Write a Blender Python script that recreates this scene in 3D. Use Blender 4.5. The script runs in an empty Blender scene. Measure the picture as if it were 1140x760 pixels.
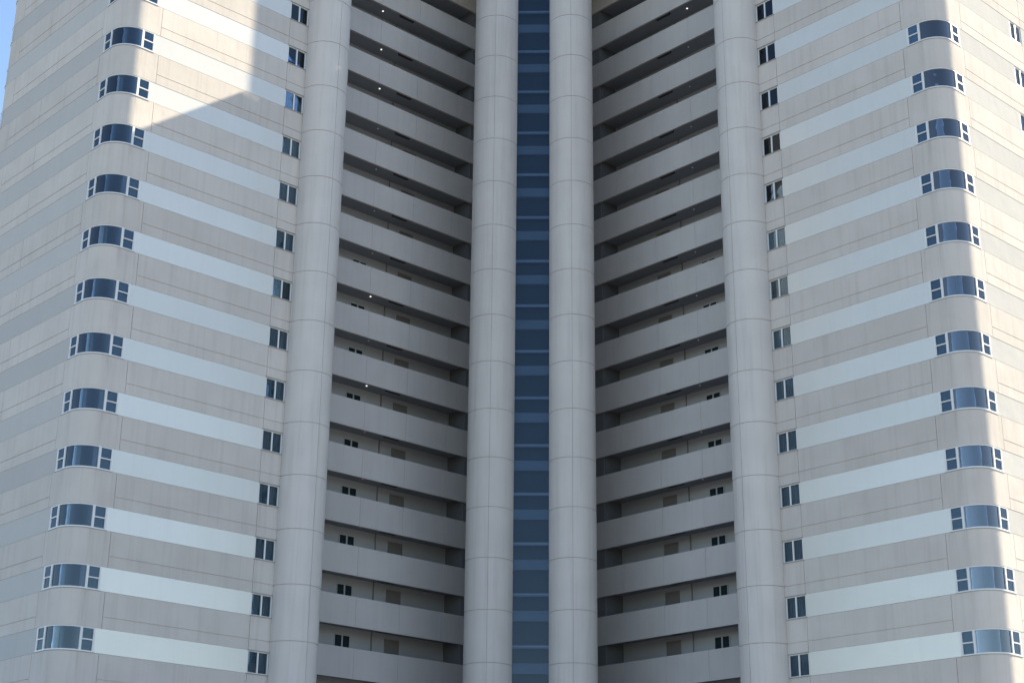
import bpy, math, random
from mathutils import Matrix, Vector
random.seed(7)
scene = bpy.context.scene
col = scene.collection
R = math.radians

# ------------------------------------------------------------------ camera
F_PX, PITCH, ROLL = 1761.6, R(20.364), R(0.582)
EYE = 1.6
cam_d = bpy.data.cameras.new('camera')
cam = bpy.data.objects.new('camera', cam_d)
col.objects.link(cam)
cam_d.sensor_width = 36.0
cam_d.sensor_fit = 'HORIZONTAL'
cam_d.lens = 36.0 * F_PX / 1140.0
cam_d.clip_start, cam_d.clip_end = 0.5, 20000
rt, up, fw = Vector((1, 0, 0)), Vector((0, -math.sin(PITCH), math.cos(PITCH))), Vector((0, math.cos(PITCH), math.sin(PITCH)))
c_, s_ = math.cos(ROLL), math.sin(ROLL)
rt2, up2 = c_ * rt + s_ * up, -s_ * rt + c_ * up
m = Matrix((rt2, up2, -fw)).transposed().to_4x4()
m.translation = Vector((0, 0, EYE))
cam.matrix_world = m
scene.camera = cam

# ------------------------------------------------------------------ building frame
TH = R(43.0)
E1 = Vector((math.cos(TH), math.sin(TH), 0))      # along the left facade towards the re-entrant corner
E2 = Vector((-math.sin(TH), math.cos(TH), 0))
ORG = 67.0 * E1 + 69.75 * E2

# ------------------------------------------------------------------ light
INC, EL = R(18.0), R(35.8)
sun_h = math.cos(INC) * E1 - math.sin(INC) * E2
sun_dir = Vector((sun_h.x * math.cos(EL), sun_h.y * math.cos(EL), math.sin(EL)))
sl = bpy.data.lights.new('sun', 'SUN')
sl.energy = 5.0
sl.angle = R(0.4)
sl.color = (1.0, 0.87, 0.66)
so = bpy.data.objects.new('sun', sl)
col.objects.link(so)
so.rotation_euler = sun_dir.to_track_quat('Z', 'Y').to_euler()
so.location = (200, 80, 200)

w = bpy.data.worlds.new('World')
scene.world = w
w.use_nodes = True
nt = w.node_tree
bg = nt.nodes['Background']
sky = nt.nodes.new('ShaderNodeTexSky')
sky.sky_type = 'NISHITA'
sky.sun_disc = False
sky.sun_elevation = EL
sky.sun_rotation = math.atan2(sun_dir.x, sun_dir.y)
sky.air_density = 1.0
sky.dust_density = 0.2
sky.ozone_density = 1.3
nt.links.new(sky.outputs[0], bg.inputs[0])
bg.inputs[1].default_value = 0.10

vs = scene.view_settings
vs.view_transform = 'Standard'
vs.look = 'None'
vs.gamma = 1.0
vs.exposure = 1.61
vs.use_curve_mapping = False

# ------------------------------------------------------------------ materials
def mat(name):
    mt = bpy.data.materials.new(name)
    mt.use_nodes = True
    return mt, mt.node_tree, mt.node_tree.nodes['Principled BSDF']

def N(nt, kind, **kw):
    n = nt.nodes.new(kind)
    for k, v in kw.items():
        setattr(n, k, v)
    return n

def wall_mat(name, base, dark, rough=0.75, metallic=0.0, streak=0.5, bump=0.02, drip=True, bias=0.0):
    """painted render: broad blotches, thin vertical rain streaks, grime below the window sills"""
    mt, nt, p = mat(name)
    L = nt.links.new
    tc = N(nt, 'ShaderNodeTexCoord')
    oi = N(nt, 'ShaderNodeObjectInfo')
    add = N(nt, 'ShaderNodeVectorMath', operation='ADD')
    sc = N(nt, 'ShaderNodeVectorMath', operation='SCALE')
    cx = N(nt, 'ShaderNodeCombineXYZ')
    for i in range(3):
        L(oi.outputs['Random'], cx.inputs[i])
    L(cx.outputs[0], sc.inputs[0]); sc.inputs['Scale'].default_value = 57.0
    L(tc.outputs['Object'], add.inputs[0]); L(sc.outputs[0], add.inputs[1])
    # blotches
    n1 = N(nt, 'ShaderNodeTexNoise'); n1.inputs['Scale'].default_value = 0.55; n1.inputs['Detail'].default_value = 5
    L(add.outputs[0], n1.inputs['Vector'])
    # streaks
    mp = N(nt, 'ShaderNodeMapping'); mp.inputs['Scale'].default_value = (3.2, 3.2, 0.12)
    L(add.outputs[0], mp.inputs['Vector'])
    n2 = N(nt, 'ShaderNodeTexNoise'); n2.inputs['Scale'].default_value = 1.0; n2.inputs['Detail'].default_value = 4; n2.inputs['Roughness'].default_value = 0.65
    L(mp.outputs[0], n2.inputs['Vector'])
    r2 = N(nt, 'ShaderNodeMapRange'); r2.inputs['From Min'].default_value = 0.48; r2.inputs['From Max'].default_value = 0.78
    L(n2.outputs['Fac'], r2.inputs['Value'])
    r1 = N(nt, 'ShaderNodeMapRange'); r1.inputs['From Min'].default_value = 0.3; r1.inputs['From Max'].default_value = 0.72
    r1.inputs['To Max'].default_value = 0.4
    L(n1.outputs['Fac'], r1.inputs['Value'])
    ml = N(nt, 'ShaderNodeMath', operation='MULTIPLY'); ml.inputs[1].default_value = streak
    L(r2.outputs[0], ml.inputs[0])
    sm = N(nt, 'ShaderNodeMath', operation='ADD'); L(ml.outputs[0], sm.inputs[0]); L(r1.outputs[0], sm.inputs[1])
    last = sm
    if drip:
        at = N(nt, 'ShaderNodeAttribute', attribute_name='drip')
        mp2 = N(nt, 'ShaderNodeMapping'); mp2.inputs['Scale'].default_value = (14, 14, 0.5)
        L(add.outputs[0], mp2.inputs['Vector'])
        n3 = N(nt, 'ShaderNodeTexNoise'); n3.inputs['Detail'].default_value = 2; n3.inputs['Scale'].default_value = 1.0
        L(mp2.outputs[0], n3.inputs['Vector'])
        r3 = N(nt, 'ShaderNodeMapRange'); r3.inputs['From Min'].default_value = 0.32; r3.inputs['From Max'].default_value = 0.66
        L(n3.outputs['Fac'], r3.inputs['Value'])
        m3 = N(nt, 'ShaderNodeMath', operation='MULTIPLY'); L(at.outputs['Fac'], m3.inputs[0]); L(r3.outputs[0], m3.inputs[1])
        s3 = N(nt, 'ShaderNodeMath', operation='ADD'); L(sm.outputs[0], s3.inputs[0]); L(m3.outputs[0], s3.inputs[1])
        last = s3
    cl = N(nt, 'ShaderNodeClamp'); L(last.outputs[0], cl.inputs[0])
    mx = N(nt, 'ShaderNodeMix', data_type='RGBA')
    mx.inputs['A'].default_value = (*base, 1); mx.inputs['B'].default_value = (*dark, 1)
    L(cl.outputs[0], mx.inputs['Factor'])
    # small tonal difference from one panel to the next
    hs = N(nt, 'ShaderNodeHueSaturation')
    rr = N(nt, 'ShaderNodeMapRange'); rr.inputs['To Min'].default_value = 0.955; rr.inputs['To Max'].default_value = 1.045
    L(oi.outputs['Random'], rr.inputs['Value']); L(rr.outputs[0], hs.inputs['Value'])
    L(mx.outputs['Result'], hs.inputs['Color'])
    L(hs.outputs[0], p.inputs['Base Color'])
    p.inputs['Roughness'].default_value = rough
    p.inputs['Metallic'].default_value = metallic
    p.inputs['Specular IOR Level'].default_value = 0.0
    nb = N(nt, 'ShaderNodeTexNoise'); nb.inputs['Scale'].default_value = 22; nb.inputs['Detail'].default_value = 6
    L(tc.outputs['Object'], nb.inputs['Vector'])
    nb2 = N(nt, 'ShaderNodeTexNoise'); nb2.inputs['Scale'].default_value = 0.8; nb2.inputs['Detail'].default_value = 2
    L(add.outputs[0], nb2.inputs['Vector'])
    ma = N(nt, 'ShaderNodeMath', operation='MULTIPLY_ADD'); ma.inputs[1].default_value = 3.0
    L(nb2.outputs['Fac'], ma.inputs[0]); L(nb.outputs['Fac'], ma.inputs[2])
    bp = N(nt, 'ShaderNodeBump'); bp.inputs['Strength'].default_value = 0.5; bp.inputs['Distance'].default_value = bump
    L(ma.outputs[0], bp.inputs['Height']); L(bp.outputs[0], p.inputs['Normal'])
    return mt

def plain(name, c, rough=0.5, metallic=0.0, var=0.08):
    mt, nt, p = mat(name)
    tc = N(nt, 'ShaderNodeTexCoord')
    n = N(nt, 'ShaderNodeTexNoise'); n.inputs['Scale'].default_value = 3.0; n.inputs['Detail'].default_value = 4
    nt.links.new(tc.outputs['Object'], n.inputs['Vector'])
    mx = N(nt, 'ShaderNodeMix', data_type='RGBA')
    mx.inputs['A'].default_value = (*[v * (1 - var) for v in c], 1)
    mx.inputs['B'].default_value = (*[min(1, v * (1 + var)) for v in c], 1)
    nt.links.new(n.outputs['Fac'], mx.inputs['Factor'])
    nt.links.new(mx.outputs['Result'], p.inputs['Base Color'])
    p.inputs['Roughness'].default_value = rough
    p.inputs['Metallic'].default_value = metallic
    return mt

def glass(name, tint, gloss, ior, rough=0.0, wob=0.004):
    mt = bpy.data.materials.new(name)
    mt.use_nodes = True
    nt = mt.node_tree
    nt.nodes.clear()
    L = nt.links.new
    out = N(nt, 'ShaderNodeOutputMaterial')
    tr = N(nt, 'ShaderNodeBsdfTransparent'); tr.inputs[0].default_value = (*tint, 1)
    gl = N(nt, 'ShaderNodeBsdfGlossy'); gl.inputs['Color'].default_value = (*gloss, 1); gl.inputs['Roughness'].default_value = rough
    fr = N(nt, 'ShaderNodeFresnel'); fr.inputs['IOR'].default_value = ior
    tc = N(nt, 'ShaderNodeTexCoord')
    oi = N(nt, 'ShaderNodeObjectInfo')
    av = N(nt, 'ShaderNodeVectorMath', operation='ADD')
    L(tc.outputs['Object'], av.inputs[0]); L(oi.outputs['Location'], av.inputs[1])
    nz = N(nt, 'ShaderNodeTexNoise'); nz.inputs['Scale'].default_value = 1.1; nz.inputs['Detail'].default_value = 1
    L(av.outputs[0], nz.inputs['Vector'])
    bp = N(nt, 'ShaderNodeBump'); bp.inputs['Strength'].default_value = 0.6; bp.inputs['Distance'].default_value = wob
    L(nz.outputs['Fac'], bp.inputs['Height'])
    L(bp.outputs[0], gl.inputs['Normal'])
    mx = N(nt, 'ShaderNodeMixShader')
    L(fr.outputs[0], mx.inputs[0]); L(tr.outputs[0], mx.inputs[1]); L(gl.outputs[0], mx.inputs[2])
    L(mx.outputs[0], out.inputs[0])
    return mt

def lamp_mat(name, c, e):
    mt, nt, p = mat(name)
    p.inputs['Base Color'].default_value = (0.8, 0.8, 0.78, 1)
    p.inputs['Emission Color'].default_value = (*c, 1)
    p.inputs['Emission Strength'].default_value = e
    return mt

M = {}
M['beige'] = wall_mat('beige_paint', (0.56, 0.525, 0.488), (0.44, 0.41, 0.378), streak=0.5)
M['band'] = wall_mat('satin_band_panel', (0.63, 0.615, 0.565), (0.575, 0.56, 0.515), rough=0.24, metallic=0.24, streak=0.4, bump=0.003, drip=False)
M['end_band'] = wall_mat('grey_end_band', (0.47, 0.465, 0.45), (0.425, 0.42, 0.41), rough=0.8, streak=0.35, drip=False)  # same band, its duller reflection on the end faces painted into the colour
M['column'] = wall_mat('column_cladding', (0.56, 0.535, 0.51), (0.455, 0.435, 0.415), rough=0.6, streak=0.7, bump=0.01, drip=False)
M['parapet'] = wall_mat('parapet_paint', (0.53, 0.512, 0.497), (0.43, 0.415, 0.405), streak=0.35, drip=False)
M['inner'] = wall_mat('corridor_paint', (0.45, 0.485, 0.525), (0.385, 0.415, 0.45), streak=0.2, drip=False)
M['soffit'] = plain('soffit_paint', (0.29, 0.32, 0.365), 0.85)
M['joint'] = plain('joint_sealant', (0.36, 0.335, 0.31), 0.8)
M['frame'] = plain('white_aluminium', (0.64, 0.65, 0.65), 0.4)
M['ledge'] = plain('grey_ledge', (0.30, 0.29, 0.28), 0.6)
M['dark_frame'] = plain('dark_mullion', (0.04, 0.055, 0.08), 0.35)
M['rail'] = plain('rail_steel', (0.78, 0.78, 0.78), 0.5, 0.0)
M['slab_edge'] = plain('slab_edge', (0.72, 0.70, 0.68), 0.7)
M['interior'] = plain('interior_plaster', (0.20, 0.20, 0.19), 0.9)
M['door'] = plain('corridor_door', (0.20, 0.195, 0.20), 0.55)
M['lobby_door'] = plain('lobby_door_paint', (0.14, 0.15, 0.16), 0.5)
M['vent'] = plain('vent_dark', (0.035, 0.04, 0.045), 0.6)
M['pipe'] = plain('pipe_grey', (0.22, 0.22, 0.22), 0.5)
M['roof'] = plain('roof_felt', (0.22, 0.22, 0.21), 0.9)
M['curtain'] = plain('pale_curtain', (0.72, 0.68, 0.58), 0.9, var=0.15)
M['curtain_grey'] = plain('grey_curtain', (0.25, 0.28, 0.315), 0.9, var=0.15)
M['slat'] = plain('grey_slats', (0.24, 0.255, 0.265), 0.7)
M['blind'] = plain('white_blind', (0.86, 0.85, 0.82), 0.8)
M['glass'] = glass('window_glass', (0.62, 0.70, 0.74), (0.80, 0.90, 1.0), 1.45)
M['bay_glass'] = glass('bay_glass', (0.58, 0.68, 0.74), (0.96, 0.94, 0.95), 2.1, wob=0.004)
M['bay_glass_left'] = glass('bay_glass_drapes', (0.68, 0.75, 0.79), (0.84, 0.92, 1.0), 1.62, wob=0.004)  # same bay glass, dimmed so it seems to reflect darker surroundings
M['strip_glass'] = glass('strip_glass', (0.50, 0.58, 0.66), (0.85, 0.92, 1.0), 1.4, rough=0.03)
M['lit'] = lamp_mat('lamp_lit', (1.0, 0.95, 0.86), 0.5)
M['unlit'] = lamp_mat('lamp_dim', (1.0, 0.95, 0.86), 0.02)

# ------------------------------------------------------------------ mesh helper
class MB:
    def __init__(s, mp=None):
        s.v, s.f, s.mi, s.dr = [], [], [], []
        s.mp = mp or (lambda a, b: (a, b))
        s.m = 0
    def pt(s, a, b, z, d=0.0):
        u, v = s.mp(a, b)
        s.v.append((u, v, z)); s.dr.append(d)
        return len(s.v) - 1
    def face(s, idx):
        s.f.append(tuple(idx)); s.mi.append(s.m)
    def prism(s, poly, z0, z1):
        n = len(poly)
        lo = [s.pt(a, b, z0) for a, b in poly]
        hi = [s.pt(a, b, z1) for a, b in poly]
        for i in range(n):
            j = (i + 1) % n
            s.face((lo[i], lo[j], hi[j], hi[i]))
        s.face(lo[::-1]); s.face(hi)
    def box(s, a0, a1, b0, b1, z0, z1):
        s.prism([(a0, b0), (a1, b0), (a1, b1), (a0, b1)], z0, z1)
    def sweep(s, path, prof, drips=None, closed=False):
        """path of (a, b, na, nb): outward normal; prof of (depth inwards, z)"""
        rings = []
        for i, (a, b, na, nb) in enumerate(path):
            dd = drips[i] if drips else 0.0
            rings.append([s.pt(a - na * d, b - nb * d, z, dd * (max(0, min(1, (z + 0.1) / 1.3)) if dd else 0)) for d, z in prof])
        k = len(prof)
        rng = range(len(rings)) if closed else range(len(rings) - 1)
        for i in rng:
            A, B = rings[i], rings[(i + 1) % len(rings)]
            for j in range(k):
                q = (j + 1) % k
                s.face((A[j], B[j], B[q], A[q]))
        if not closed:
            s.face(rings[0]); s.face(rings[-1][::-1])
    def build(s, name, mats, parent=None, loc=None, smooth=False):
        me = bpy.data.meshes.new(name)
        me.from_pydata(s.v, [], s.f)
        for mm in (mats if isinstance(mats, (list, tuple)) else [mats]):
            me.materials.append(mm)
        me.polygons.foreach_set('material_index', s.mi)
        if any(s.dr):
            at = me.attributes.new('drip', 'FLOAT', 'POINT')
            at.data.foreach_set('value', s.dr)
        me.update()
        import bmesh
        bm = bmesh.new(); bm.from_mesh(me)
        bmesh.ops.recalc_face_normals(bm, faces=bm.faces)
        bm.to_mesh(me); bm.free()
        if smooth:
            me.polygons.foreach_set('use_smooth', [True] * len(me.polygons))
            me.set_sharp_from_angle(angle=R(28))
        o = bpy.data.objects.new(name, me)
        col.objects.link(o)
        if parent: o.parent = parent
        if loc: o.location = loc
        return o

def dup(o, parent=None, dz=0.0):
    c = o.copy()
    col.objects.link(c)
    c.parent = parent if parent else o.parent
    c.location = (o.location.x, o.location.y, o.location.z + dz)
    for ch in o.children:
        d = ch.copy(); col.objects.link(d); d.parent = c
    return c

def copy_at(o, F):
    c = o.copy(); col.objects.link(c)
    c.location = (o.location.x, o.location.y, F)
    for ch in o.children:
        d = ch.copy(); col.objects.link(d); d.parent = c
    return c

# ------------------------------------------------------------------ setting
g = MB()
n = 40
for i in range(n + 1):
    for j in range(n + 1):
        g.v.append((-6000 + 12000 * i / n, -6000 + 12000 * j / n, 0)); g.dr.append(0)
for i in range(n):
    for j in range(n):
        g.face((i * (n + 1) + j, (i + 1) * (n + 1) + j, (i + 1) * (n + 1) + j + 1, i * (n + 1) + j + 1))
ground = g.build('ground', plain('ground_paving', (0.19, 0.18, 0.165), 0.9, var=0.25))
ground['kind'] = 'structure'

# ------------------------------------------------------------------ tower
tower = bpy.data.objects.new('apartment_tower', None)
col.objects.link(tower)
tower.location = ORG
tower.rotation_euler = (0, 0, TH)
tower['label'] = 'tall beige apartment tower with two striped wings, rounded corner windows and blue glass strip'
tower['category'] = 'building'

def FZ(k): return 15.66 + 3.0 * k
K_LO, K_HI = -2, 16
W_LO, W_HI = -1, 14
SILL, HEAD = -1.76, -0.57
ROOF = 64.55
CORE_TOP = 60.6
A_COL, A_END, RAD, WID = 17.76, 31.32, 1.24, 15.4
COL_R = 1.4
A_W0, A_W1 = 19.17, 20.49           # side window
A_BAY, B_BAY = 29.30, 2.06          # ends of the corner window
B_PAR, B_IN = 3.9, 5.65             # corridor parapet and back wall
A_LOB = 2.3

def arc(ca, cb, r, t0, t1, n):
    out = []
    for i in range(n + 1):
        t = t0 + (t1 - t0) * i / n
        out.append((ca + r * math.cos(t), cb + r * math.sin(t), math.cos(t), math.sin(t)))
    return out

def near_corner(n=20):
    return arc(A_END - RAD, RAD, RAD, -math.pi / 2, 0, n)
def far_corner(n=14):
    return arc(A_END - RAD, WID - RAD, RAD, 0, math.pi / 2, n)

def seg(p0, p1, n, nn):
    return [(p0[0] + (p1[0] - p0[0]) * i / nn, p0[1] + (p1[1] - p0[1]) * i / nn, n[0], n[1]) for i in range(nn + 1)]

TK = 0.26
def spandrel_profile(z0, z1, groove):
    if groove:
        g0, g1, gd = -0.017, 0.017, 0.03
        return [(0, z0), (0, g0), (gd, g0), (gd, g1), (0, g1), (0, z1), (TK, z1), (TK, z0)]
    return [(0, z0), (0, z1), (TK, z1), (TK, z0)]

def build_wing(mp, side):
    J = 0.012
    z0, z1 = HEAD + 0.006, 3.0 + SILL - 0.028
    # ---- spandrel: the beige wall between one row of windows and the next
    def spandrel(z0, z1, groove):
        b = MB(mp)
        pf, pb = spandrel_profile(z0, z1, groove), spandrel_profile(z0, z1, False)
        pw = [(a, 0, 0, -1) for a in (A_COL + 1.0, 19.18, 19.26, 19.36, 19.75, 20.2, 20.34, 20.42, A_W1 - J)]
        b.sweep(pw, pf, [0, 0.2, 0.6, 0, 0.12, 0, 0.65, 0.25, 0.0])
        b.sweep(seg((A_W1 + J, 0), (A_BAY - 0.29 - J, 0), (0, -1), 1), pf)
        # bay panel with the corner; rain drips below the ends of the mullions
        path, dr = [], []
        for a in (A_BAY - 0.29 + J, 29.12, 29.24, 29.36, 29.6, 29.86):
            path.append((a, 0, 0, -1)); dr.append(0.55 if a == 29.24 else 0)
        nc = near_corner(24)
        for i, q in enumerate(nc):
            path.append(q); dr.append({0: 0.55, 1: 0.9, 2: 0.3, 24: 0.55, 23: 0.4}.get(i, 0.0))
        for bb in (1.45, 1.9, 2.02, 2.14, B_BAY + 0.28 - J):
            path.append((A_END, bb, 1, 0)); dr.append(0.5 if bb == 2.02 else 0)
        b.sweep(path, pb, dr)
        b.sweep(seg((A_END, B_BAY + 0.28 + J), (A_END, 9.08 - J), (1, 0), 1), pf)
        b.sweep(seg((A_END, 9.08 + J), (A_END, WID - B_BAY - 0.28 - J), (1, 0), 1), pf)
        fp = seg((A_END, WID - B_BAY - 0.28 + J), (A_END, WID - RAD - 0.05), (1, 0), 1) + far_corner() + seg((A_END - RAD - 0.05, WID), (A_BAY - 0.29 + J, WID), (0, 1), 1)
        b.sweep(fp, pb)
        b.sweep(seg((A_BAY - 0.29 - J, WID), (-13.9, WID), (0, 1), 1), pf)
        # sealant set back in the vertical joints
        b.m = 1
        for a in (A_W1, A_BAY - 0.29):
            b.box(a - J - 0.002, a + J + 0.002, 0.03, 0.2, z0 + 0.004, z1 - 0.004)
        for bb in (B_BAY + 0.28, 9.08, WID - B_BAY - 0.28):
            b.box(A_END - 0.2, A_END - 0.03, bb - J - 0.002, bb + J + 0.002, z0 + 0.004, z1 - 0.004)
        return b
    sp0 = spandrel(z0, z1, True).build('spandrel_wall', [M['beige'], M['joint']], tower, (0, 0, FZ(K_LO)), smooth=True)
    for k in range(K_LO + 1, K_HI):
        copy_at(sp0, FZ(k))
    spandrel(z0, ROOF - FZ(K_HI), True).build('roof_parapet', [M['beige'], M['joint']], tower, (0, 0, FZ(K_HI)), smooth=True)
    spandrel(-FZ(K_LO), SILL - 0.028, False).build('base_wall', [M['beige'], M['joint']], tower, (0, 0, FZ(K_LO)), smooth=True)

    # ---- window-level band of satin panels
    def band(with_end_window, with_far_bay, plain_row):
        b = MB(mp)
        zb, zt = SILL, HEAD
        pf = [(0.012, zb), (0.012, zt), (0.2, zt), (0.2, zb)]
        if plain_row:
            b.sweep(seg((A_COL + 1.0, 0), (A_END - RAD, 0), (0, -1), 1) + near_corner()[1:-1] + seg((A_END, RAD), (A_END, WID - RAD), (1, 0), 1) + far_corner()[1:-1] + seg((A_END - RAD, WID), (-13.9, WID), (0, 1), 1), pf)
        else:
            b.sweep(seg((A_W1, 0), (A_BAY, 0), (0, -1), 1), pf)
            b.m = 2
            if with_end_window:
                b.sweep(seg((A_END, B_BAY), (A_END, 7.86), (1, 0), 1), pf)
                b.sweep(seg((A_END, 9.08), (A_END, WID - B_BAY), (1, 0), 1), pf)
            else:
                b.sweep(seg((A_END, B_BAY), (A_END, WID - RAD), (1, 0), 1) + arc(A_END - RAD, WID - RAD, RAD, 0.02, 0.10, 2) if with_far_bay else seg((A_END, B_BAY), (A_END, WID - B_BAY), (1, 0), 1), pf)
            b.m = 0
            if with_far_bay:
                b.sweep(seg((A_END - RAD, WID), (-13.9, WID), (0, 1), 1), pf)
            else:
                b.sweep(seg((A_END, WID - B_BAY), (A_END, WID - RAD), (1, 0), 1) + far_corner()[1:-1] + seg((A_END - RAD, WID), (-13.9, WID), (0, 1), 1), pf)
        # sealant line at the foot of the band
        b.m = 1
        pj = [(0.02, zb - 0.034), (0.02, zb - 0.0), (0.19, zb - 0.0), (0.19, zb - 0.034)]
        b.sweep(seg((A_COL + 1.0, 0), (A_END - RAD, 0), (0, -1), 1) + near_corner()[1:-1] + seg((A_END, RAD), (A_END, WID - RAD), (1, 0), 1) + far_corner()[1:-1] + seg((A_END - RAD, WID), (-13.9, WID), (0, 1), 1), pj)
        return b
    protos = {}
    for k in range(K_LO, K_HI + 1):
        plain_row = not (W_LO <= k <= W_HI)
        far = side == 'left' and 7 <= k <= W_HI
        end = side == 'right' and 7 <= k <= W_HI
        key = (end, far, plain_row)
        if key not in protos:
            protos[key] = band(*key).build('facade_band', [M['band'], M['joint'], M['end_band']], tower, (0, 0, FZ(k)), smooth=True)
        else:
            copy_at(protos[key], FZ(k))

    # ---- floor slabs (room floors, and the ceilings of the open corridors)
    b = MB(mp)
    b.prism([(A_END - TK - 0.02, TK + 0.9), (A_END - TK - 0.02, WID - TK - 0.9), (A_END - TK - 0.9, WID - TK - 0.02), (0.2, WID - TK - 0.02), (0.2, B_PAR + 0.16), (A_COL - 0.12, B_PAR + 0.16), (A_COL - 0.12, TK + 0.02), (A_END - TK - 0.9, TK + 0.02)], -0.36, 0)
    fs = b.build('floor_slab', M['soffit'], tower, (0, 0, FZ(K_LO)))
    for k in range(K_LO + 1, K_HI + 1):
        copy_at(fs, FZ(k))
    # ---- corridor parapet with shallow panel joints
    b = MB(mp)
    front = []
    for a in (13.9, 10.6, 7.3, 4.0):
        front += [(a + 0.008, B_PAR), (a + 0.008, B_PAR + 0.02), (a - 0.008, B_PAR + 0.02), (a - 0.008, B_PAR)]
    poly = [(A_COL - 0.1, B_PAR)] + front + [(0.2, B_PAR), (0.2, B_PAR + 0.15), (A_COL - 0.1, B_PAR + 0.15)]
    b.prism(poly, -0.63, 1.13)
    pp = b.build('corridor_parapet', M['parapet'], tower, (0, 0, FZ(K_LO)))
    for k in range(K_LO + 1, K_HI + 1):
        copy_at(pp, FZ(k))
    # ---- corridor walls: back wall with openings left to the fittings set on it, end return beside the column
    b = MB(mp)
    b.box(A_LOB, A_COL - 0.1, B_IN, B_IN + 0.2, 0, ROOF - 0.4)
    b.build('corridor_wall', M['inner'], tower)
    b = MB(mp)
    b.box(A_COL - 0.1, A_COL + 0.1, 0.3, B_IN, 0, ROOF - 0.4)
    b.build('return_wall', M['beige'], tower)
    b = MB(mp)
    b.box(A_LOB - 0.2, A_LOB, B_PAR + 0.16, B_IN + 0.2, 0, ROOF - 0.4)
    b.box(0.2, A_LOB - 0.2, B_PAR + 0.164, B_PAR + 0.3, 0, ROOF - 0.4)
    b.build('lobby_wall', M['lobby_door'], tower)
    # ---- roof
    b = MB(mp)
    b.prism([(A_END - TK - 0.02, TK + 0.9), (A_END - TK - 0.02, WID - TK - 0.9), (A_END - TK - 0.9, WID - TK - 0.02), (0.2, WID - TK - 0.02), (0.2, B_PAR - 0.0), (A_COL - 0.12, B_PAR - 0.0), (A_COL - 0.12, TK + 0.02), (A_END - TK - 0.9, TK + 0.02)], ROOF - 0.35, ROOF - 0.1)
    b.build('roof_deck', M['roof'], tower)
    b = MB(mp)  # added unseen roof overhang, placed to cast the slanted shadow edge
    b.prism([(A_COL - 0.2, 0.02), (7.60, 0.02), (7.60, B_PAR - 0.02), (A_COL - 0.2, B_PAR - 0.02)], ROOF - 0.6, ROOF - 0.1)
    b.prism([(A_COL - 0.2, 0.0), (7.60, 0.0), (7.60, 0.2), (A_COL - 0.2, 0.2)], ROOF - 0.098, ROOF)
    b.build('roof_fascia', M['beige'], tower)

    # ---- column at the inner end of the facade
    a0 = -math.pi / 2
    build_column(mp, (A_COL, 0), a0, ROOF + 0.02)

    # ---- side windows (two sliding panes next to the column)
    def side_window():
        f = MB(mp)
        a0, a1, z0, z1 = A_W0, A_W1 - 0.004, SILL + 0.004, HEAD
        d0, d1 = 0.04, 0.13
        fw = 0.06
        f.box(a0, a1, d0, d1, z0, z0 + fw); f.box(a0, a1, d0, d1, z1 - fw, z1)
        f.box(a0, a0 + fw, d0, d1, z0 + fw, z1 - fw); f.box(a1 - fw, a1, d0, d1, z0 + fw, z1 - fw)
        mid = (a0 + a1) / 2
        f.box(mid - 0.04, mid + 0.04, d0 - 0.012, d1 - 0.01, z0 + fw, z1 - fw)
        f.m = 1
        f.box(a0 + 0.01, a1 + 0.03, -0.045, 0.013, z0 - 0.03, z0 + 0.012)
        f.box(a0 + 0.01, a1 + 0.02, -0.03, 0.013, z1 - 0.008, z1 + 0.03)
        o = f.build('window', [M['frame'], M['ledge']], tower, (0, 0, 0))
        for x0, x1, d in ((a0 + fw, mid - 0.04, 0.10), (mid + 0.04, a1 - fw, 0.085)):
            gz = MB(mp)
            gz.box(x0 - 0.004, x1 + 0.004, d, d + 0.006, z0 + fw - 0.004, z1 - fw + 0.004)
            gz.build('pane', M['glass'], o)
        return o
    def drape(owner, a0, a1, d, z0, z1, mt, name='curtain', amp=0.025, waves=9):
        c = MB(mp)
        n = waves * 4
        fr = [(a0 + (a1 - a0) * i / n, d + amp * math.sin(i * math.pi / 2 + 0.4)) for i in range(n + 1)]
        poly = fr + [(a, bb + 0.012) for a, bb in fr[::-1]]
        c.prism(poly, z0, z1)
        o = c.build(name, mt, owner)
        return o
    swp = side_window()
    wins = []
    for k in range(W_LO, W_HI + 1):
        o = swp if k == W_LO else copy_at(swp, FZ(k))
        o.location.z = FZ(k)
        wins.append((k, o))
    mid = (A_W0 + A_W1) / 2
    for k, o in wins:
        if side == 'left' and k == 7:
            drape(o, mid + 0.03, A_W1 - 0.06, 0.14, SILL + 0.05, HEAD - 0.05, M['blind'], waves=3)
            o['label'] = 'window with a pale drape filling one pane'
            continue
        r = random.random()
        if r < 0.84:
            drape(o, A_W0 + 0.06, A_W1 - 0.06, 0.16, SILL + 0.05, HEAD - 0.03, M['curtain_grey'], waves=8)
        elif r < 0.92:
            drape(o, mid - 0.03, A_W1 - 0.06, 0.16, SILL + 0.05, HEAD - 0.03, M['curtain_grey'], waves=4)
        elif r < 1.0:
            drape(o, A_W0 + 0.06, mid + 0.03, 0.16, SILL + 0.05, HEAD - 0.03, M['curtain_grey'], waves=4)

    # ---- corner bay windows: a curved pane between two flat double-hung side lights
    def bay_window(flip):
        """flip mirrors the corner to the far side of the wing"""
        def mq(a, b): return mp(a, WID - b) if flip else mp(a, b)
        f = MB(mq)
        z0, z1 = SILL + 0.004, HEAD
        fw, d0, d1 = 0.07, 0.012, 0.12
        lower = seg((A_BAY, 0), (A_END - RAD, 0), (0, -1), 1) + near_corner()[1:-1] + seg((A_END, RAD), (A_END, B_BAY), (1, 0), 1)
        f.sweep(lower, [(d0 - 0.03, z0), (d0 - 0.03, z0 + fw * 0.9), (d1, z0 + fw * 0.9), (d1, z0)])
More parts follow.
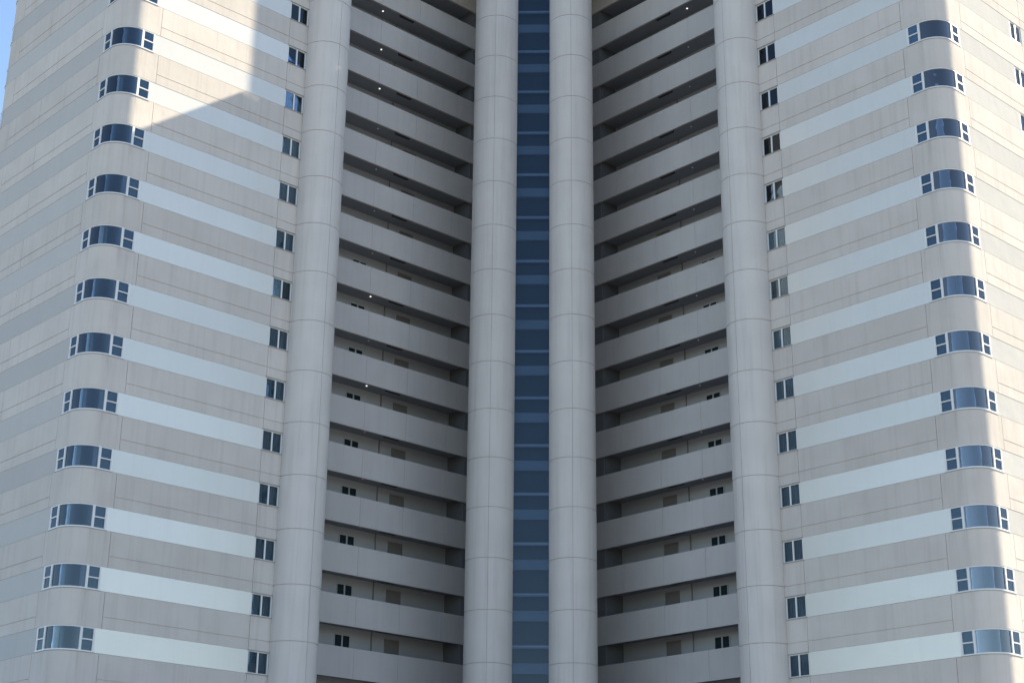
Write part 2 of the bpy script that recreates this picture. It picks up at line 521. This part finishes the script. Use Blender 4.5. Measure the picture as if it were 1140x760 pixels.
        f.sweep(lower, [(d0, z1 - fw * 0.8), (d0, z1), (d1, z1), (d1, z1 - fw * 0.8)])
        zi0, zi1 = z0 + fw * 0.9, z1 - fw * 0.8
        zm = (zi0 + zi1) / 2
        am = A_END - RAD - 0.02
        bm_ = RAD + 0.02
        # posts
        f.box(A_BAY, A_BAY + fw, d0, d1, zi0, zi1)
        f.box(am - 0.055, am + 0.055, d0 - 0.02, d1, zi0, zi1)
        f.box(A_END - d1, A_END - d0, B_BAY - fw, B_BAY, zi0, zi1)
        f.box(A_END - d1, A_END - d0 + 0.02, bm_ - 0.055, bm_ + 0.055, zi0, zi1)
        # sash frames of the side lights
        sw = 0.035
        x0, x1 = A_BAY + fw, am - 0.055
        for zz0, zz1, dd in ((zi0, zm + 0.03, d0 + 0.02), (zm - 0.03, zi1, d0 + 0.002)):
            f.box(x0, x0 + sw, dd, d1 - 0.02, zz0 if dd > 0.02 else zm + 0.03, zz1 if dd < 0.02 else zm - 0.03)
            f.box(x1 - sw, x1, dd, d1 - 0.02, zz0 if dd > 0.02 else zm + 0.03, zz1 if dd < 0.02 else zm - 0.03)
        f.box(x0, x1, d0 - 0.004, d1 - 0.02, zm - 0.03, zm + 0.03)
        y0, y1 = bm_ + 0.055, B_BAY - fw
        for q0, q1 in ((y0, y0 + sw), (y1 - sw, y1)):
            f.box(A_END - d1 + 0.02, A_END - d0 - 0.02, q0, q1, zi0, zm - 0.03)
            f.box(A_END - d1 + 0.02, A_END - d0 - 0.002, q0, q1, zm + 0.03, zi1)
        f.box(A_END - d1 + 0.02, A_END - d0 + 0.004, y0, y1, zm - 0.03, zm + 0.03)
        f.m = 1
        f.sweep(lower, [(-0.028, z0 - 0.03), (-0.028, z0 - 0.002), (0.03, z0 - 0.002), (0.03, z0 - 0.03)])
        o = f.build('bay_window', [M['frame'], M['ledge']], tower, (0, 0, 0), smooth=True)
        gz = MB(mq)
        cg = arc(A_END - RAD, RAD, RAD - 0.055, -math.pi / 2 + 0.03, -0.03, 28)
        gz.sweep(cg, [(0, zi0 - 0.005), (0, zi1 + 0.005), (0.008, zi1 + 0.005), (0.008, zi0 - 0.005)])
        gz.build('curved_pane', M['bay_glass_left'] if side == 'left' else M['bay_glass'], o, smooth=True)
        for bx in ((x0 + sw - 0.004, x1 - sw + 0.004, 0.062, 0.068, zi0 - 0.004, zm - 0.026),
                   (x0 + sw - 0.004, x1 - sw + 0.004, 0.042, 0.048, zm + 0.026, zi1 + 0.004),
                   (A_END - 0.068, A_END - 0.062, y0 + sw - 0.004, y1 - sw + 0.004, zi0 - 0.004, zm - 0.026),
                   (A_END - 0.048, A_END - 0.042, y0 + sw - 0.004, y1 - sw + 0.004, zm + 0.026, zi1 + 0.004)):
            gz = MB(mq)
            gz.box(*bx)
            gz.build('pane', M['glass'], o)
        return o
    def arc_drape(owner, t0, t1, mt, r=RAD - 0.2, waves=4, z0=SILL + 0.05, z1=HEAD - 0.03, name='curtain'):
        c = MB(mp)
        n = waves * 6
        out, inn = [], []
        for i in range(n + 1):
            t = t0 + (t1 - t0) * i / n
            rr = r + 0.028 * math.sin(i * math.pi / 3 + t0 * 7)
            out.append((A_END - RAD + rr * math.cos(t), RAD + rr * math.sin(t)))
            inn.append((A_END - RAD + (rr - 0.012) * math.cos(t), RAD + (rr - 0.012) * math.sin(t)))
        c.prism(out + inn[::-1], z0, z1)
        return c.build(name, mt, owner, smooth=True)
    def slats(owner, axis, lo, hi):
        c = MB(mp)
        z = SILL + 0.08
        while z < HEAD - 0.07:
            if axis == 'a': c.box(lo, hi, 0.125, 0.150, z, z + 0.038)
            else: c.box(A_END - 0.150, A_END - 0.125, lo, hi, z, z + 0.038)
            z += 0.062
        # ladder cords tie the slats into one blind
        for t in (0.2, 0.8):
            x = lo + (hi - lo) * t
            if axis == 'a': c.box(x - 0.006, x + 0.006, 0.151, 0.157, SILL + 0.08, HEAD - 0.05)
            else: c.box(A_END - 0.157, A_END - 0.151, x - 0.006, x + 0.006, SILL + 0.08, HEAD - 0.05)
        return c.build('slat_blind', M['slat'], owner)
    bp = bay_window(False)
    slats(bp, 'a', A_BAY + 0.06, A_END - RAD - 0.08)
    if side == 'left': slats(bp, 'b', RAD + 0.08, B_BAY - 0.06)
    bays = []
    for k in range(W_LO, W_HI + 1):
        o = bp if k == W_LO else copy_at(bp, FZ(k))
        o.location.z = FZ(k)
        bays.append((k, o))
    H = math.pi / 2
    for k, o in bays:
        if side == 'left':
            # drapes drawn to the left side of the curved pane, a different way on each floor
            e = 0.10 + 0.16 * random.random()
            w_ = 0.10 + 0.16 * random.random()
            arc_drape(o, -e * H, -(e + w_) * H, M['curtain'], waves=3)
            if random.random() < 0.5:
                arc_drape(o, -(e + w_ + 0.03) * H, -(e + w_ + 0.03 + 0.1) * H, M['curtain_grey'], r=RAD - 0.24, waves=2)
            if random.random() < 0.4:
                arc_drape(o, -0.86 * H, -0.98 * H, M['curtain_grey'], r=RAD - 0.22, waves=2)
        else:
            if k in (11, 6, 1):
                arc_drape(o, -0.4 * H, -0.62 * H, M['curtain_grey'], r=RAD - 0.3, waves=4)
            arc_drape(o, -0.02 * H, -0.09 * H, M['curtain_grey'], r=RAD - 0.12, waves=2)
            # white roller blind in the side light that faces the sun
            c = MB(mp)
            drop = (SILL + HEAD) / 2 + random.uniform(-0.12, 0.1)
            c.box(A_END - 0.066, A_END - 0.056, RAD + 0.11, B_BAY - 0.105, (SILL + HEAD) / 2 + 0.035, HEAD - 0.06)
            c.build('blind', M['blind'], o)
    if side == 'left':
        f = MB(mp)
        z0, z1 = SILL + 0.004, HEAD
        fp = arc(A_END - RAD, WID - RAD, RAD, 0.10, math.pi / 2 + 0.0, 20)
        f.sweep(fp, [(-0.05, z0), (-0.05, z0 + 0.07), (0.1, z0 + 0.07), (0.1, z0)])
        f.sweep(fp, [(-0.05, z1 - 0.06), (-0.05, z1), (0.1, z1), (0.1, z1 - 0.06)])
        f.sweep(fp[:2], [(-0.045, z0 + 0.07), (-0.045, z1 - 0.06), (0.1, z1 - 0.06), (0.1, z0 + 0.07)])
        o = f.build('bay_window', [M['frame'], M['ledge']], tower, (0, 0, FZ(7)), smooth=True)
        gz = MB(mp)
        gz.sweep(fp, [(-0.025, z0 + 0.06), (-0.025, z1 - 0.05), (-0.017, z1 - 0.05), (-0.017, z0 + 0.06)])
        gz.build('curved_pane', M['bay_glass'], o, smooth=True)
        for k in range(8, W_HI + 1):
            copy_at(o, FZ(k))
    else:
        f = MB(mp)
        y0, y1, z0, z1, fw = 7.865, 9.075, SILL + 0.004, HEAD, 0.075
        A = A_END
        f.box(A - 0.14, A - 0.04, y0, y1, z0, z0 + fw); f.box(A - 0.14, A - 0.04, y0, y1, z1 - fw, z1)
        f.box(A - 0.14, A - 0.04, y0, y0 + fw, z0 + fw, z1 - fw); f.box(A - 0.14, A - 0.04, y1 - fw, y1, z0 + fw, z1 - fw)
        f.box(A - 0.13, A - 0.03, (y0 + y1) / 2 - 0.045, (y0 + y1) / 2 + 0.045, z0 + fw, z1 - fw)
        o = f.build('window', [M['frame'], M['ledge']], tower, (0, 0, FZ(7)))
        ym = (y0 + y1) / 2
        for p0, p1 in ((y0 + fw, ym - 0.045), (ym + 0.045, y1 - fw)):
            gz = MB(mp)
            gz.box(A - 0.10, A - 0.094, p0 - 0.004, p1 + 0.004, z0 + fw - 0.004, z1 - fw + 0.004)
            gz.build('pane', M['glass'], o)
        for k in range(8, W_HI + 1):
            copy_at(o, FZ(k))

    # ---- fittings of the open corridor
    def corridor_window():
        f = MB(mp)
        a0, a1, z0, z1, d = 9.63, 10.80, SILL + 0.05, -0.80, B_IN
        fw = 0.05
        f.box(a0, a1, d - 0.05, d - 0.002, z0, z0 + fw); f.box(a0, a1, d - 0.05, d - 0.002, z1 - fw, z1)
        f.box(a0, a0 + fw, d - 0.05, d - 0.002, z0 + fw, z1 - fw); f.box(a1 - fw, a1, d - 0.05, d - 0.002, z0 + fw, z1 - fw)
        mid = (a0 + a1) / 2
        f.box(mid - 0.05, mid + 0.05, d - 0.055, d - 0.002, z0 + fw, z1 - fw)
        o = f.build('corridor_window', M['inner'], tower, (0, 0, 0))
        for p0, p1 in ((a0 + fw, mid - 0.05), (mid + 0.05, a1 - fw)):
            gz = MB(mp)
            gz.box(p0 - 0.004, p1 + 0.004, d - 0.03, d - 0.003, z0 + fw - 0.004, z1 - fw + 0.004)
            gz.build('pane', M['vent_glass'], o)
        return o
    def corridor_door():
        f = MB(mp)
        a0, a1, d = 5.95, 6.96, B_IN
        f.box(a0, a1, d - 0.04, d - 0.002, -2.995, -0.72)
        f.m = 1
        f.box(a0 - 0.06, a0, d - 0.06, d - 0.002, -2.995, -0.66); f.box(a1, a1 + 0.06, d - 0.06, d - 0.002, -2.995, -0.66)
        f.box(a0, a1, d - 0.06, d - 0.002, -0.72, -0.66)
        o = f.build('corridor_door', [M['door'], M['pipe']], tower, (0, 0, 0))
        h = MB(mp)
        h.box(a0 + 0.07, a0 + 0.19, d - 0.09, d - 0.041, -2.02, -1.98)
        h.build('handle', M['rail'], o)
        return o
    def lamp(mt):
        c = MB(mp)
        ca, cb, n = 9.8, 4.85, 12
        rr = 0.05
        c.prism([(ca + rr * math.cos(i * 2 * math.pi / n), cb + rr * math.sin(i * 2 * math.pi / n)) for i in range(n)], -0.40, -0.362)
        return c.build('corridor_lamp', mt, tower, (0, 0, 0))
    cw, cd = corridor_window(), corridor_door()
    ln = {True: None, False: None}
    lit = {15, 14, 13, 8, 6} if side == 'left' else {15, 1}
    b = MB(mp)
    b.box(7.6, 8.75, B_PAR + 0.17, B_PAR + 0.42, -0.62, -0.362)  # dark box under the slab, just behind the parapet
    dark_box = b.build('soffit_vent', M['vent'], tower, (0, 0, 0))
    b = MB(mp)
    n = 10
    b.prism([(8.03 + 0.04 * math.cos(i * 2 * math.pi / n), B_IN - 0.06 + 0.04 * math.sin(i * 2 * math.pi / n)) for i in range(n)], -2.99, -0.365)
    pipe = b.build('drain_pipe', M['pipe'], tower, (0, 0, 0))
    b = MB(mp)
    b.box(A_LOB + 0.004, A_LOB + 0.05, B_PAR + 0.3, B_IN - 0.15, -2.99, -0.6)  # dark panel over the corridor's end wall
    ld = b.build('lobby_door', M['lobby_door'], tower, (0, 0, 0))
    for k in range(W_LO, W_HI + 2):
        for proto in (cw, cd, dark_box, pipe, ld):
            if k == W_LO: proto.location.z = FZ(k)
            else: copy_at(proto, FZ(k))
        on = k in lit
        if ln[on] is None:
            ln[on] = lamp(M['lit'] if on else M['unlit'])
            ln[on].location.z = FZ(k)
        else:
            copy_at(ln[on], FZ(k))

M['vent_glass'] = plain('corridor_glass', (0.02, 0.035, 0.045), 0.08)

def build_column(mp, c, joint_dir, top):
    """round clad column: ring joint at every floor, four upright joints, all real grooves"""
    b = MB(mp)
    n = 72
    gw, gd = 0.010, 0.028
    prof = []
    for q in range(4):
        t0 = joint_dir + q * math.pi / 2
        hw = gw / COL_R
        prof += [(COL_R, t0 - hw), (COL_R - gd, t0 - hw), (COL_R - gd, t0 + hw), (COL_R, t0 + hw)]
        m_ = n // 4
        for i in range(1, m_):
            prof.append((COL_R, t0 + hw + (math.pi / 2 - 2 * hw) * i / m_))
    zz = [(0.0, 0)]
    k = -5
    while FZ(k) + 0.1 < top:
        z = FZ(k)
        zz += [(z - 0.016, 0), (z - 0.016, gd), (z + 0.016, gd), (z + 0.016, 0)]
        k += 1
    zz.append((top, 0))
    rings = []
    for z, d in zz:
        rings.append([b.pt(c[0] + (min(r, COL_R - d)) * math.cos(t), c[1] + (min(r, COL_R - d)) * math.sin(t), z) for r, t in prof])
    K = len(prof)
    for i in range(len(rings) - 1):
        b.m = 1 if zz[i][1] and zz[i + 1][1] else 0
        for j in range(K):
            q = (j + 1) % K
            b.m = 1 if (zz[i][1] and zz[i + 1][1]) or (prof[j][0] < COL_R and prof[q][0] < COL_R) else 0
            b.face((rings[i][j], rings[i][q], rings[i + 1][q], rings[i + 1][j]))
    b.m = 0
    b.face(rings[0][::-1]); b.face(rings[-1])
    return b.build('column', [M['column'], M['joint']], tower, smooth=True)

def left_map(a, b): return (-a, b)
def right_map(a, b): return (b, -a)
build_wing(left_map, 'left')
build_wing(right_map, 'right')

# ------------------------------------------------------------------ core: two round columns with a glazed strip between
ident = lambda a, b: (a, b)
CA, CB = -5.74, -2.28
build_column(ident, (CA, CB), R(-135), CORE_TOP)
build_column(ident, (CB, CA), R(-135), CORE_TOP)
b = MB(ident)
b.prism([(-4.9, -1.55), (-3.2, 0.15), (0.15, -3.2), (-1.55, -4.9), (1.2, -2.2), (1.2, 1.2), (-2.2, 1.2)][0:0] or
        [(-5.2, -1.8), (-2.25, 1.15), (-0.05, 3.35), (-0.05, 13.9), (13.9, 13.9), (13.9, -0.05), (3.35, -0.05), (1.15, -2.25), (-1.8, -5.2)], 0, ROOF - 0.1)
core = b.build('core_wall', M['interior'], tower)
b = MB(ident)  # added unseen rooftop block, shaped to cast the upright shadow edge
b.prism([(0.3, -7.58), (13.9, -7.58), (13.9, 13.9), (-7.58, 13.9), (-7.58, 0.3), (0.3, 0.3)], ROOF - 0.09, 84.0)
b.build('roof_house', M['beige'], tower)

# strip frame in its own axes: x across (towards the right wing), y depth into the core
q = math.sqrt(0.5)
MX, MY = (CA + CB) / 2, (CA + CB) / 2
def strip(x, y): return (MX + q * x + q * y, MY - q * x + q * y)
cw_ = bpy.data.objects.new('tmp', None)
bpy.data.objects.remove(cw_)
HALF = 1.24
b = MB(strip)
b.box(-HALF, -HALF + 0.09, -0.02, 0.14, 0, CORE_TOP + 0.3)
b.box(HALF - 0.09, HALF, -0.02, 0.14, 0, CORE_TOP + 0.3)
wall = b.build('glass_wall', M['dark_frame'], tower)
gz = MB(strip); gz.box(-HALF + 0.086, HALF - 0.086, 0.05, 0.058, -1.86, 1.13)
pn = gz.build('pane', M['strip_glass'], wall)
tr = MB(strip); tr.box(-HALF + 0.092, HALF - 0.092, 0.075, 0.14, 1.03, 1.23)
tm = tr.build('transom', M['rail'], wall)
sb = MB(strip); sb.box(-HALF + 0.092, HALF - 0.092, 0.12, 0.44, -0.40, 0.20)
se = sb.build('slab_edge', M['slab_edge'], wall)
bk = MB(strip); bk.box(-HALF - 0.3, HALF + 0.3, 0.45, 0.5, 0, CORE_TOP + 0.3)
bk.build('shaft_wall', M['interior'], tower)
for k in range(K_LO, 16):
    for o in (pn, tm, se):
        if k == K_LO: o.location.z = FZ(k)
        else: copy_at(o, FZ(k))
